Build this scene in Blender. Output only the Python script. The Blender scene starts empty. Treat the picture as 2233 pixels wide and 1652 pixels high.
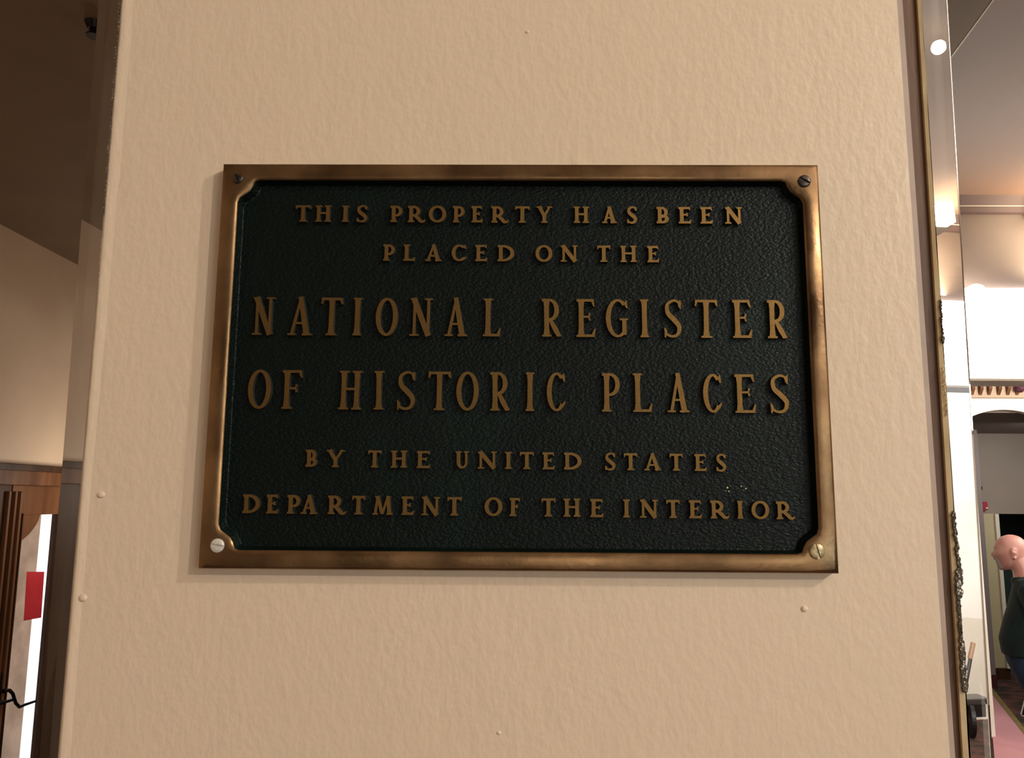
import bpy, bmesh, math, random
from mathutils import Vector, Matrix
random.seed(7)
W_, H_, F_ = 2233.0, 1652.0, 1750.0
C = bpy.context.scene.collection
S = bpy.context.scene

# ------------------------------------------------------------------ camera
YAW, PITCH, ROLL = math.radians(-0.712), math.radians(8.439), math.radians(0.387)
CAM = Vector((0, -0.6, 1.95))
fw = Vector((math.sin(YAW)*math.cos(PITCH), math.cos(YAW)*math.cos(PITCH), math.sin(PITCH)))
rt = Vector((math.cos(YAW), -math.sin(YAW), 0)); up = rt.cross(fw)
rt, up = rt*math.cos(ROLL)+up*math.sin(ROLL), up*math.cos(ROLL)-rt*math.sin(ROLL)
cd = bpy.data.cameras.new('camera'); co = bpy.data.objects.new('camera', cd); C.objects.link(co)
m = Matrix((rt, up, -fw)).transposed().to_4x4(); m.translation = CAM; co.matrix_world = m
cd.sensor_width = 36; cd.lens = F_/W_*36; cd.clip_start = 0.02; cd.clip_end = 100
S.camera = co

def ray(px, py): return rt*((px-W_/2)/F_)+up*((H_/2-py)/F_)+fw
def atY(px, py, Y): d = ray(px, py); return CAM+d*((Y-CAM.y)/d.y)
def atX(px, py, X): d = ray(px, py); return CAM+d*((X-CAM.x)/d.x)
def atZ(px, py, Z): d = ray(px, py); return CAM+d*((Z-CAM.z)/d.z)

# ------------------------------------------------------------------ world, lights, exposure
wd = bpy.data.worlds.new('world'); S.world = wd; wd.use_nodes = True
wd.node_tree.nodes['Background'].inputs[0].default_value = (0.86, 0.92, 1.0, 1)
wd.node_tree.nodes['Background'].inputs[1].default_value = 2.2
S.view_settings.view_transform = 'Standard'; S.view_settings.look = 'None'
S.view_settings.exposure = 0.0; S.view_settings.gamma = 1.0
S.view_settings.use_curve_mapping = False
def light(name, kind, loc, power, col, size=0.1, aim=None, sizey=None):
    l = bpy.data.lights.new(name, kind); l.energy = power; l.color = col
    if kind == 'AREA':
        l.size = size
        if sizey: l.shape = 'RECTANGLE'; l.size_y = sizey
    else: l.shadow_soft_size = size
    o = bpy.data.objects.new(name, l); C.objects.link(o); o.location = loc
    if aim is not None:
        o.rotation_euler = (Vector(aim)-Vector(loc)).to_track_quat('-Z', 'Y').to_euler()
    return o
WARM = (1.0, 0.80, 0.56)
KEY = (1.0, 0.915, 0.84)
light('ceiling_lamp_light', 'POINT', (2.75, -2.6, 3.42), 172, KEY, 0.045)
light('ceiling_lamp_light', 'POINT', (1.462, -2.04, 3.53), 7, KEY, 0.024)
light('ceiling_lamp_light', 'POINT', (2.33, -1.33, 3.42), 98, KEY, 0.045)
light('hall_fill', 'AREA', (0.7, -3.4, 1.4), 15, (1.0, 0.86, 0.74), 1.6, (0, 0, 1.8))  # unseen area light added to set the ambient level
light('window_light', 'AREA', (2.1, -2.9, 2.0), 16, (0.78, 0.92, 1.0), 1.1, (0.3, 0, 1.9))
light('left_room_light', 'POINT', (-1.95, 3.75, 1.98), 11, (1.0, 0.86, 0.74), 0.12)
light('cove_light', 'AREA', (2.3, 2.50, 3.10), 9, (1.0, 0.78, 0.50), 0.12, (2.3, 2.62, 3.3), 1.6)
light('right_room_fill', 'AREA', (4.6, 4.4, 3.1), 110, (1.0, 0.95, 0.90), 1.2, (5.2, 6.5, 1.2))  # unseen area light added to brighten the white wall
light('arch_room_light', 'AREA', (5.6, 7.4, 2.66), 26, (1.0, 0.95, 0.88), 0.9, (5.4, 8.8, 0.6))
light('near_ceiling_light', 'AREA', (1.9, 1.0, 1.6), 1.6, (1.0, 0.84, 0.76), 1.0, (1.9, 1.6, 3.3))

# ------------------------------------------------------------------ helpers
def lin(c): 
    return tuple(((v/255)/12.92 if v/255 <= .04045 else ((v/255+.055)/1.055)**2.4) for v in c)
def mat(name, col, rough=.6, metal=0, col2=None, scale=8, bump=0, bscale=60, detail=4, spec=.5, emit=None, estr=0, stretch=(1,1,1), ramp=(.35,.65), bdist=.001):
    M = bpy.data.materials.new(name); M.use_nodes = True; N = M.node_tree; b = N.nodes['Principled BSDF']
    c = lin(col)
    b.inputs['Base Color'].default_value = (*c, 1); b.inputs['Roughness'].default_value = rough
    b.inputs['Metallic'].default_value = metal; b.inputs['Specular IOR Level'].default_value = spec
    tc = N.nodes.new('ShaderNodeTexCoord'); mp = N.nodes.new('ShaderNodeMapping'); mp.inputs['Scale'].default_value = stretch
    N.links.new(tc.outputs['Object'], mp.inputs[0])
    if col2 is not None:
        n = N.nodes.new('ShaderNodeTexNoise'); n.inputs['Scale'].default_value = scale; n.inputs['Detail'].default_value = detail
        r = N.nodes.new('ShaderNodeValToRGB'); r.color_ramp.elements[0].color = (*c, 1); r.color_ramp.elements[1].color = (*lin(col2), 1)
        r.color_ramp.elements[0].position, r.color_ramp.elements[1].position = ramp
        N.links.new(mp.outputs[0], n.inputs[0]); N.links.new(n.outputs[0], r.inputs[0]); N.links.new(r.outputs[0], b.inputs['Base Color'])
    if bump:
        n2 = N.nodes.new('ShaderNodeTexNoise'); n2.inputs['Scale'].default_value = bscale; n2.inputs['Detail'].default_value = 3
        bp = N.nodes.new('ShaderNodeBump'); bp.inputs['Strength'].default_value = bump; bp.inputs['Distance'].default_value = bdist
        N.links.new(mp.outputs[0], n2.inputs[0]); N.links.new(n2.outputs[0], bp.inputs['Height']); N.links.new(bp.outputs[0], b.inputs['Normal'])
    if emit is not None:
        b.inputs['Emission Color'].default_value = (*lin(emit), 1); b.inputs['Emission Strength'].default_value = estr
    return M
def link(name, me, mats, parent=None, loc=None):
    o = bpy.data.objects.new(name, me); C.objects.link(o)
    if not isinstance(mats, (list, tuple)): mats = [mats]
    if len(me.materials) == 0:
        for q in mats: me.materials.append(q)
    if parent is not None: o.parent = parent
    if loc is not None: o.location = loc
    return o
def obj(name, bm, mats, parent=None, loc=None, smooth=False):
    bmesh.ops.recalc_face_normals(bm, faces=bm.faces)
    me = bpy.data.meshes.new(name); bm.to_mesh(me); bm.free()
    if smooth:
        for p in me.polygons: p.use_smooth = True
    return link(name, me, mats, parent, loc)
def tag(o, label=None, cat=None, group=None, kind=None):
    for k, v in (('label', label), ('category', cat), ('group', group), ('kind', kind)):
        if v: o[k] = v
    return o
def empty(name, loc, label, cat, group=None):
    o = bpy.data.objects.new(name, None); C.objects.link(o); o.location = loc; o.empty_display_size = .05
    return tag(o, label, cat, group)
def box(bm, a, b, bev=0, mi=0):
    x0, x1 = sorted((a[0], b[0])); y0, y1 = sorted((a[1], b[1])); z0, z1 = sorted((a[2], b[2]))
    v = [bm.verts.new((x, y, z)) for x in (x0, x1) for y in (y0, y1) for z in (z0, z1)]
    fs = [bm.faces.new([v[i] for i in f]) for f in ((0,1,3,2),(4,6,7,5),(0,4,5,1),(2,3,7,6),(0,2,6,4),(1,5,7,3))]
    for f in fs: f.material_index = mi
    if bev:
        es = list({e for f in fs for e in f.edges})
        bmesh.ops.bevel(bm, geom=es, offset=bev, segments=2, affect='EDGES', profile=.6)
def mkbox(name, a, b, m_, parent=None, bev=0):
    """a box whose object origin sits at its parent's origin"""
    bm = bmesh.new(); off = parent.location if parent is not None else Vector((0,0,0))
    box(bm, Vector(a)-off, Vector(b)-off, bev); return obj(name, bm, m_, parent)
def prism(bm, pts, d0, d1, axis='y', mi=0):
    """polygon pts (u,v) extruded from d0 to d1 along the axis"""
    def P(u, v, d): return {'y': (u, d, v), 'x': (d, u, v), 'z': (u, v, d)}[axis]
    A = [bm.verts.new(P(u, v, d0)) for u, v in pts]; B = [bm.verts.new(P(u, v, d1)) for u, v in pts]
    n = len(pts); fs = [bm.faces.new(A), bm.faces.new(B[::-1])]
    for i in range(n): fs.append(bm.faces.new((A[i], B[i], B[(i+1) % n], A[(i+1) % n])))
    for f in fs: f.material_index = mi
    return fs
def tube(bm, pts, rad, seg=10, sq=(1, 1), ref=Vector((0, 1, 0)), cap=True):
    """loft of rings along pts; rad = radius or (r_side, r_ref) per point"""
    rings = []; pts = [Vector(p) for p in pts]
    for i, p in enumerate(pts):
        t = (pts[min(i+1, len(pts)-1)]-pts[max(i-1, 0)]).normalized()
        a = t.cross(ref)
        if a.length < 1e-4: a = t.cross(Vector((1, 0, 0)))
        a.normalize(); b = t.cross(a).normalized()
        r = rad[i] if isinstance(rad, (list, tuple)) else rad
        ra, rb = r if isinstance(r, (list, tuple)) else (r, r)
        rings.append([bm.verts.new(p+a*(ra*math.cos(2*math.pi*k/seg))+b*(rb*math.sin(2*math.pi*k/seg))) for k in range(seg)])
    for A, B in zip(rings, rings[1:]):
        for k in range(seg): bm.faces.new((A[k], A[(k+1) % seg], B[(k+1) % seg], B[k]))
    if cap: bm.faces.new(rings[0][::-1]); bm.faces.new(rings[-1])
def remesh(bm, vox, smooth=4):
    """voxel-remesh a union of closed shapes into one continuous surface"""
    bmesh.ops.recalc_face_normals(bm, faces=bm.faces)
    me = bpy.data.meshes.new('tmp'); bm.to_mesh(me); bm.free()
    o = bpy.data.objects.new('tmp', me); C.objects.link(o)
    r = o.modifiers.new('r', 'REMESH'); r.mode = 'VOXEL'; r.voxel_size = vox
    s = o.modifiers.new('s', 'SMOOTH'); s.factor = .5; s.iterations = smooth
    dg = bpy.context.evaluated_depsgraph_get(); out = bpy.data.meshes.new_from_object(o.evaluated_get(dg))
    bpy.data.objects.remove(o)
    for p in out.polygons: p.use_smooth = True
    return out

# ------------------------------------------------------------------ materials
def wall_paint(name, ca, cb, bstr, dist):
    """roller-stippled eggshell paint with drips"""
    M = mat(name, ca, .42, col2=cb, scale=1.6, detail=2, ramp=(.3, .75), spec=.35)
    N = M.node_tree; b = N.nodes['Principled BSDF']; tc = N.nodes['Texture Coordinate']
    n1 = N.nodes.new('ShaderNodeTexNoise'); n1.inputs['Scale'].default_value = 150; n1.inputs['Detail'].default_value = 2
    mp = N.nodes.new('ShaderNodeMapping'); mp.inputs['Scale'].default_value = (1, 1, .55)
    n2 = N.nodes.new('ShaderNodeTexNoise'); n2.inputs['Scale'].default_value = 28; n2.inputs['Detail'].default_value = 3
    N.links.new(tc.outputs['Object'], mp.inputs[0]); N.links.new(mp.outputs[0], n1.inputs[0]); N.links.new(mp.outputs[0], n2.inputs[0])
    ad = N.nodes.new('ShaderNodeMath'); ad.operation = 'MULTIPLY_ADD'; ad.inputs[1].default_value = 1.1
    N.links.new(n2.outputs[0], ad.inputs[0]); N.links.new(n1.outputs[0], ad.inputs[2])
    bp = N.nodes.new('ShaderNodeBump'); bp.inputs['Strength'].default_value = bstr; bp.inputs['Distance'].default_value = dist
    N.links.new(ad.outputs[0], bp.inputs['Height']); N.links.new(bp.outputs[0], b.inputs['Normal'])
    return M
M_pillar = wall_paint('cream_wall_paint', (226, 204, 178), (221, 203, 172), .4, .0014)
M_cream = mat('cream_trim_paint', (214, 194, 152), .4, col2=(196, 172, 128), scale=30, bump=.3, bscale=90)
M_groove_shade = mat('shaded_brown_wood', (98, 66, 36), .6, col2=(80, 52, 28), scale=6, stretch=(6, 6, .6), bump=.2)  # wood brown, darkened to carry the shade inside the groove
M_edge_shade = mat('shade_grey_trim', (176, 158, 142), .5, col2=(160, 142, 128), scale=20)  # shade on the pillar's edge, put into a greyed colour
M_backing = mat('pillar_backing', (60, 48, 38), .8)
M_wall_l = mat('left_wall_paint', (224, 200, 172), .55, col2=(216, 192, 164), scale=2, bump=.1)
M_ceil_d = mat('dark_ceiling_paint', (136, 112, 80), .7, col2=(124, 102, 76), scale=2)
M_ceil_r = mat('taupe_ceiling_paint', (148, 116, 98), .6, col2=(140, 112, 94), scale=2)
M_ceil_n = mat('hall_ceiling_paint', (205, 185, 160), .6)
M_wall_r = mat('grey_wall_paint', (158, 144, 132), .6, col2=(150, 138, 128), scale=2)
M_ceil_far = mat('grey_brown_ceiling', (120, 106, 98), .7)
M_white = mat('white_wall_paint', (246, 240, 226), .5, col2=(236, 228, 210), scale=2)
M_mauve = mat('grey_header_paint', (150, 136, 130), .5, col2=(140, 126, 120), scale=3)
M_dwood = mat('dark_stained_wood', (80, 56, 38), .5, spec=.15, col2=(58, 38, 24), scale=4, stretch=(3, 3, .35), bump=.2, bscale=30)
M_mwood = mat('brown_stained_wood', (128, 88, 58), .5, spec=.15, col2=(98, 64, 40), scale=4, stretch=(3, 3, .35), bump=.2, bscale=30)
M_carpet = mat('patterned_carpet', (52, 44, 34), .95, col2=(104, 66, 56), scale=7, detail=5, bump=.5, bscale=200, ramp=(.42, .6))
M_pink = mat('pink_runner_wool', (206, 150, 154), .9, col2=(196, 138, 142), scale=3, bump=.3, bscale=300)
M_yel = mat('ochre_binding', (142, 124, 66), .8, col2=(120, 104, 60), scale=12)
M_iron = mat('black_iron', (34, 30, 30), .4, metal=.7)
M_steel = mat('grey_steel', (120, 122, 128), .3, metal=.9)
M_black = mat('black_rubber', (14, 14, 16), .5)

def bronze(name, ca, cb, rough=.34, scale=14):
    M = mat(name, ca, rough, metal=.9, col2=cb, scale=scale, detail=5, bump=.25, bscale=220, ramp=(.36, .66), bdist=.0006)
    N = M.node_tree; b = N.nodes['Principled BSDF']; tc = N.nodes['Texture Coordinate']
    n = N.nodes.new('ShaderNodeTexNoise'); n.inputs['Scale'].default_value = 25
    mr = N.nodes.new('ShaderNodeMapRange'); mr.inputs[1].default_value = .3; mr.inputs[2].default_value = .7
    mr.inputs[3].default_value = rough-.1; mr.inputs[4].default_value = rough+.16
    N.links.new(tc.outputs['Object'], n.inputs[0]); N.links.new(n.outputs[0], mr.inputs[0]); N.links.new(mr.outputs[0], b.inputs['Roughness'])
    return M
M_frame = bronze('aged_bronze', (150, 120, 84), (88, 66, 44))
M_letter = bronze('worn_bronze_lettering', (126, 98, 54), (88, 67, 34), .4, 60)
M_lside = mat('dark_letter_sides', (22, 24, 20), .5, col2=(46, 46, 34), scale=90)
def panel_mat():
    M = mat('black_green_leathergrain', (3, 14, 11), .45, col2=(14, 32, 27), scale=9, detail=8, ramp=(.52, .9), spec=.17)
    N = M.node_tree; b = N.nodes['Principled BSDF']; tc = N.nodes['Texture Coordinate']
    mp = N.nodes.new('ShaderNodeMapping'); mp.inputs['Rotation'].default_value = (0, math.radians(-35), 0); mp.inputs['Scale'].default_value = (1, 1, 1.5)
    nz = N.nodes.new('ShaderNodeTexNoise'); nz.inputs['Scale'].default_value = 260; nz.inputs['Detail'].default_value = 2
    mx = N.nodes.new('ShaderNodeMix'); mx.data_type = 'VECTOR'; mx.inputs[0].default_value = .003
    v = N.nodes.new('ShaderNodeTexVoronoi'); v.feature = 'F1'; v.inputs['Scale'].default_value = 400
    N.links.new(tc.outputs['Object'], mp.inputs[0]); N.links.new(mp.outputs[0], nz.inputs[0])
    N.links.new(mp.outputs[0], mx.inputs[4]); N.links.new(nz.outputs[1], mx.inputs[5]); N.links.new(mx.outputs[1], v.inputs[0])
    ad = N.nodes.new('ShaderNodeMath'); ad.operation = 'MULTIPLY_ADD'; ad.inputs[1].default_value = -1.0
    N.links.new(v.outputs['Distance'], ad.inputs[0]); N.links.new(nz.outputs[0], ad.inputs[2])
    bp = N.nodes.new('ShaderNodeBump'); bp.inputs['Strength'].default_value = .55; bp.inputs['Distance'].default_value = .0008
    N.links.new(ad.outputs[0], bp.inputs['Height']); N.links.new(bp.outputs[0], b.inputs['Normal'])
    return M
M_panel = panel_mat()

# ------------------------------------------------------------------ room shell
def struct(name, bm, m_, parent=None):
    o = obj(name, bm, m_, parent)
    if parent is None: o['kind'] = 'structure'
    return o
def sbox(name, a, b, m_, bev=0):
    bm = bmesh.new(); box(bm, a, b, bev); return struct(name, bm, m_)
ZC = 3.3
sbox('floor', (-2.7, -5.2, -.1), (8.2, 11.5, 0), M_carpet)
def polyslab(name, pts, z0, z1, m_):
    bm = bmesh.new(); prism(bm, pts, z0, z1, 'z'); return struct(name, bm, m_)
ZD = ZC-.07                                   # the dark ceiling hangs a little lower; its edge runs slightly askew
e1, e2 = atZ(2165, 0, ZD), atZ(2075, 122, ZD); ks = (e2.x-e1.x)/(e2.y-e1.y); ex = lambda y: e1.x+ks*(y-e1.y)
polyslab('ceiling', [(-2.7, .35), (ex(.35), .35), (ex(11.5), 11.5), (-2.7, 11.5)], ZD, ZC+.12, M_ceil_d)
polyslab('ceiling_right', [(ex(.35), .35), (8.2, .35), (8.2, 11.5), (ex(11.5), 11.5)], ZC-.03, ZC+.12, M_ceil_r)
sbox('ceiling_front', (-2.7, -5.2, 3.6), (8.2, 0.35, 3.75), M_ceil_n)
sbox('wall_back', (-2.7, -5.3, 0), (8.2, -5.2, 3.6), M_dwood)
sbox('wall_bulkhead', (-2.7, .33, ZC+.1), (8.2, .45, 3.75), M_ceil_n)
sbox('wall_end', (-2.7, 11.4, 0), (8.2, 11.5, ZC+.1), M_wall_l)
sbox('wall_right', (8.1, -5.2, 0), (8.2, 11.5, 3.6), M_wall_l)
XL = -2.5
yA = atX(165, 1300, XL).y                    # far jamb of the doorway
yD0 = 2.35
yD1 = atX(128, 1300, XL).y+.08
zL = atX(60, 1058, XL).z                     # door head
bm = bmesh.new()
box(bm, (XL-.07, -5.2, 0), (XL, yD0, 3.6)); box(bm, (XL-.07, yD1, 0), (XL, 11.5, ZC)); box(bm, (XL-.07, yD0, zL+.01), (XL, yD1, ZC))
struct('wall_left', bm, M_wall_l)

# the pillar
P0, P1 = atY(130, 1652, 0), atY(268, 0, 0)
XPL = (P0.x+P1.x)/2
def lx(pt, pb, Y=0):
    """x as a function of z for a near-vertical edge seen at column pt on row 0 and pb on row 1652"""
    a, b = atY(pt, 0, Y), atY(pb, 1652, Y)
    return lambda z: a.x+(b.x-a.x)*(z-a.z)/(b.z-a.z)
eL = lx(268, 130)
eF, eG, eB, eC = lx(1960, 2077), lx(1971, 2087), lx(2002, 2102), lx(2009, 2113)
def vstrip(bm, l, r, y0, y1, z0=0.0, z1=ZC):
    v = [bm.verts.new((f(z), y, z)) for z in (z0, z1) for y in (y0, y1) for f in (l, r)]
    for q in ((0,1,3,2),(4,6,7,5),(0,4,5,1),(2,3,7,6),(0,2,6,4),(1,5,7,3)): bm.faces.new([v[i] for i in q])
bm = bmesh.new(); vstrip(bm, eL, eF, 0, .30)
es = [e for e in bm.edges if all(abs(v.co.y) < 1e-6 for v in e.verts) and abs(e.verts[0].co.z-e.verts[1].co.z) > 1]
bmesh.ops.bevel(bm, geom=es, offset=.0016, segments=3, affect='EDGES')
o = struct('pillar', bm, M_pillar); o['label'] = 'cream painted pillar that carries the bronze plaque'
bm = bmesh.new(); vstrip(bm, lambda z: eF(z)-.02, eG, .0012, .05); bmesh.ops.bevel(bm, geom=[e for e in bm.edges if abs(e.verts[0].co.z-e.verts[1].co.z) > 1 and all(v.co.y < .01 for v in e.verts)], offset=.0012, segments=3, affect='EDGES')
o = struct('trim_1', bm, M_edge_shade); o['label'] = 'narrow return along the right edge of the pillar, greyed for shade'
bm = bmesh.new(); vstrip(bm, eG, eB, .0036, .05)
o = struct('trim_2', bm, M_groove_shade); o['label'] = 'brown groove at the right of the pillar, colour darkened for shade'
bm = bmesh.new()
# ragged cream lip next to the glass
n = 120; vs = []
for i in range(n+1):
    z = ZC*i/n; w = random.uniform(-.0004, .0005)
    vs.append([bm.verts.new((x, y, z)) for x, y in ((eB(z), .05), (eB(z), .001), (eC(z)+w, .0), (eC(z)+w, .05))])
for A, B in zip(vs, vs[1:]):
    for k in range(4): bm.faces.new((A[k], A[(k+1) % 4], B[(k+1) % 4], B[k]))
o = struct('trim_3', bm, M_cream); o['label'] = 'thin cream painted lip between groove and glass edging'

# paint smear and drips on the pillar's left edge
bm = bmesh.new(); vs = []
for i in range(161):
    z = ZC*i/160; w = .0085+.0012*math.sin(z*9)+random.uniform(-.0004, .0004)
    vs.append([bm.verts.new((eL(z)+x, y, z)) for x, y in ((-.0012, .01), (-.0012, -.0003), (.0015, -.0011), (w*.5, -.0006), (w, .0001))])
for A, B in zip(vs, vs[1:]):
    for k in range(4): bm.faces.new((A[k], A[k+1], B[k+1], B[k]))
o = struct('trim_4', bm, M_pillar); o['label'] = 'thick bead of smeared cream paint down the left edge of the pillar'
for p in o.data.polygons: p.use_smooth = True
pil = bpy.data.objects['pillar']
for px, py, r in ((221, 1078, .0026), (181, 1303, .0028), (1088, 1597, .0014), (1754, 1327, .0022), (1150, 770-700, .0014)):
    q = atY(px, py, 0); bm = bmesh.new(); bmesh.ops.create_uvsphere(bm, u_segments=14, v_segments=8, radius=1)
    for v in bm.verts: v.co = Vector((v.co.x*r*1.2, v.co.y*r*.55, v.co.z*r))+q
    obj('paint_blob', bm, M_pillar, pil, smooth=True)

# ------------------------------------------------------------------ mirror bevels either side, built as see-through glass
G = bpy.data.materials.new('bevelled_glass'); G.use_nodes = True; gb = G.node_tree.nodes['Principled BSDF']
gb.inputs['Transmission Weight'].default_value = 1; gb.inputs['IOR'].default_value = 1.5; gb.inputs['Roughness'].default_value = 0
gb.inputs['Base Color'].default_value = (1, 1, 1, 1)
M_silver = mat('flaking_silvering', (34, 30, 24), .4, col2=(86, 76, 56), scale=300)
M_fleck = mat('bright_silver_flecks', (250, 244, 230), .25, metal=.6)
def glass_strip(name, l, r, side, label, alpha):
    w = abs(r(1.95)-l(1.95)); t0, t1 = .002, .002+w*math.tan(alpha)
    th, tk = (l, r) if side > 0 else (r, l)       # thin edge by the pillar, thick edge away from it
    bm = bmesh.new(); V = []
    for z in (0, ZC-.001):
        V.append([bm.verts.new(c) for c in ((th(z), .001, z), (tk(z), .001, z), (tk(z)+side*t1*.42, .001+t1, z), (th(z), .001+t0, z))])
    A, B = V; bm.faces.new(A); bm.faces.new(B[::-1])
    for k in range(4): bm.faces.new((A[k], A[(k+1) % 4], B[(k+1) % 4], B[k]))
    root = empty(name, (l(1.95), 0, 0), label, 'glass strip')
    for v in bm.verts: v.co -= root.location
    obj('glass_edge', bm, G, root); return root
gR = glass_strip('glass_strip', lambda z: lx(2008, 2116)(z)+.0008, lx(2066, 2163), 1, 'narrow mirror bevel, built as clear glass, along the right side of the pillar', math.radians(20))
gL = glass_strip('glass_strip', lx(214, 84), lambda z: eL(z)-.0014, -1, 'narrow mirror bevel, built as clear glass, along the left side of the pillar', math.radians(20))
def crust(name, pa, pb, w, parent, m_, n, wob=.3, flecks=0, step=0):
    """ragged beaded crust of failed silvering between two pixels of the glass plane"""
    bm = bmesh.new(); bf = bmesh.new()
    for i in range(n):
        t = i/(n-1); px = pa[0]+(pb[0]-pa[0])*t; py = pa[1]+(pb[1]-pa[1])*t
        q = atY(px+random.uniform(-wob, wob)*w, py, -.0006)-parent.location
        r = w*.000343*random.uniform(.2, .37)
        mm = Matrix.Translation(q) @ Matrix.Diagonal((r, .0007, r*1.5, 1)) 
        bmesh.ops.create_icosphere(bm, subdivisions=1, radius=1, matrix=mm)
        if random.random() < flecks:
            q2 = q+Vector((random.uniform(-.6, .6)*r, -.0008, 0)); k = r*random.uniform(.28, .5)
            bmesh.ops.create_icosphere(bf, subdivisions=1, radius=1, matrix=Matrix.Translation(q2) @ Matrix.Diagonal((k, .0005, k*1.3, 1)))
    a = obj(name, bm, m_, parent); a['kind'] = 'stuff'; a['label'] = 'dark flaking silvering at the glass edge'
    if flecks:
        b = obj('silver_flecks', bf, M_fleck, parent); b['kind'] = 'stuff'; b['label'] = 'bright flecks in the flaking silvering'
    else: bf.free()
crust('worn_silvering', (2051, 656), (2056, 735), 8, gR, M_silver, 34, .2, .35)
crust('worn_silvering', (2056, 735), (2057, 745), 12, gR, M_silver, 5, .1)
crust('worn_silvering', (2056, 800), (2066, 905), 4, gR, M_cream, 40, .5)
crust('worn_silvering', (2078, 1115), (2092, 1245), 10, gR, M_silver, 80, .3, .3)
crust('worn_silvering', (2092, 1245), (2091, 1300), 15, gR, M_silver, 50, .35, .3)
crust('worn_silvering', (2090, 1300), (2096, 1400), 9, gR, M_silver, 64, .3, .25)
crust('worn_silvering', (2097, 1400), (2105, 1505), 14, gR, M_silver, 80, .3, .4)
crust('worn_silvering', (263, 0), (226, 470), 4, gL, M_silver, 170, .4, .5)
crust('worn_silvering', (222, 520), (206, 800), 2.5, gL, M_cream, 80, .5)

# ------------------------------------------------------------------ plaque
YF, YP, YT = -.0105, -.0035, -.0068            # frame face, panel floor, letter tops
cn = [atY(x, y, YF) for x, y in ((487, 356), (1787, 358), (1828, 1250), (430, 1240))]
x0 = (cn[0].x+cn[3].x)/2; x1 = (cn[1].x+cn[2].x)/2; z1 = (cn[0].z+cn[1].z)/2; z0 = (cn[2].z+cn[3].z)/2
PC = Vector(((x0+x1)/2, 0, (z0+z1)/2)); hw, hh = (x1-x0)/2, (z1-z0)/2
plaque = empty('plaque', PC, 'rectangular bronze plaque with raised lettering on a black-green ground, screwed to the cream pillar', 'plaque')
tl = [atY(x, y, YF)-PC for x, y in ((566, 392), (556, 395), (551, 406), (545, 415), (534, 423), (523, 430), (518, 441))]
ir = hw-.0118; it = hh-.0118; ibm = hh-.0135
ofs = [(p.x+ (hw-abs(tl[-1].x)) - (hw) , 0) for p in tl]
ins = [(hw+tl[i].x, hh-tl[i].z) for i in range(7)]           # insets from the left and the top edge
il, itp = ins[-1][0], ins[0][1]
inner, outer = [], []
def corner(sx, sz, flip):
    seq = list(range(7)); seq = seq[::-1] if flip else seq
    bi = .0135 if sz < 0 else itp                     # the bottom rail is a little wider
    for i in seq:
        ix = ins[i][0]; iz = ins[i][1]-itp+bi
        inner.append((sx*(hw-ix), sz*(hh-iz)))
        k = i/6                                        # 0 = on the horizontal rail, 1 = on the vertical rail
        oxx = hw-(ins[0][0]*(1-min(1, k*2))); ozz = hh-((ins[6][1])*max(0, k*2-1))
        outer.append((sx*oxx, sz*ozz))
# going round: top-left (from left rail to top rail), top-right, bottom-right, bottom-left
corner(-1, 1, True); corner(1, 1, False); corner(1, -1, True); corner(-1, -1, False)
n = len(inner)
def shift(pts, ins_pts, t): return [((1-t)*a[0]+t*b[0], (1-t)*a[1]+t*b[1]) for a, b in zip(pts, ins_pts)]
def shrink(pts, d):  # move points in along both axes
    return [(x-math.copysign(d, x), z-math.copysign(d, z)) for x, z in pts]
bm = bmesh.new(); loops = []
prof = [(outer, 0, -.0002), (outer, 0, YF+.0016), (shrink(outer, .0007), 0, YF+.0004), (outer, .16, YF), (outer, .5, YF-.0009), (outer, .8, YF-.0009), (outer, .95, YF-.0003), (inner, 0, YF+.0008)]
for base, t, y in prof:
    pts = shift(base, inner, t) if base is not inner else inner
    loops.append([bm.verts.new((x, y, z)) for x, z in pts])
for A, B in zip(loops, loops[1:]):
    for k in range(n): bm.faces.new((A[k], A[(k+1) % n], B[(k+1) % n], B[k]))
fr = obj('frame', bm, M_frame, plaque, smooth=True); fr['label'] = 'raised polished bronze border with cusped corners'
bm = bmesh.new(); loops = []
for pts, y in ((inner, YF+.0008), (shrink(inner, .0004), YF+.002), (shrink(inner, .0022), YP-.0004), (shrink(inner, .0030), YP)):
    loops.append([bm.verts.new((x, y, z)) for x, z in pts])
for A, B in zip(loops, loops[1:]):
    for k in range(n): bm.faces.new((A[k], A[(k+1) % n], B[(k+1) % n], B[k]))
bm.faces.new(loops[-1]); back = [bm.verts.new((x, -.0004, z)) for x, z in outer]; bm.faces.new(back[::-1])
pn = obj('panel', bm, M_panel, plaque); pn['label'] = 'recessed black-green ground with leather grain'

# scuffs of pale wax on the panel and corner wear on the frame (thin chips with their own outline)
M_scuff = mat('pale_paint_spatter', (206, 196, 150), .6)
bm = bmesh.new()
for px, py, r in ((1586, 1063, 2.4), (1589, 1071, 1.8), (1583, 1070, 1.2), (1616, 1060, 1.8), (1626, 1065, 2.2), (1599, 1066, .8), (1622, 1060, 1), (1592, 1059, 1)):
    q = atY(px, py, YP)-PC; rr = r*.00033
    bmesh.ops.create_icosphere(bm, subdivisions=1, radius=1, matrix=Matrix.Translation((q.x, YP-.0001, q.z)) @ Matrix.Diagonal((rr, .0004, rr, 1)))
sc = obj('paint_spatter', bm, M_scuff, plaque); sc['label'] = 'tiny pale specks above the last line'; sc['kind'] = 'stuff'

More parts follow.
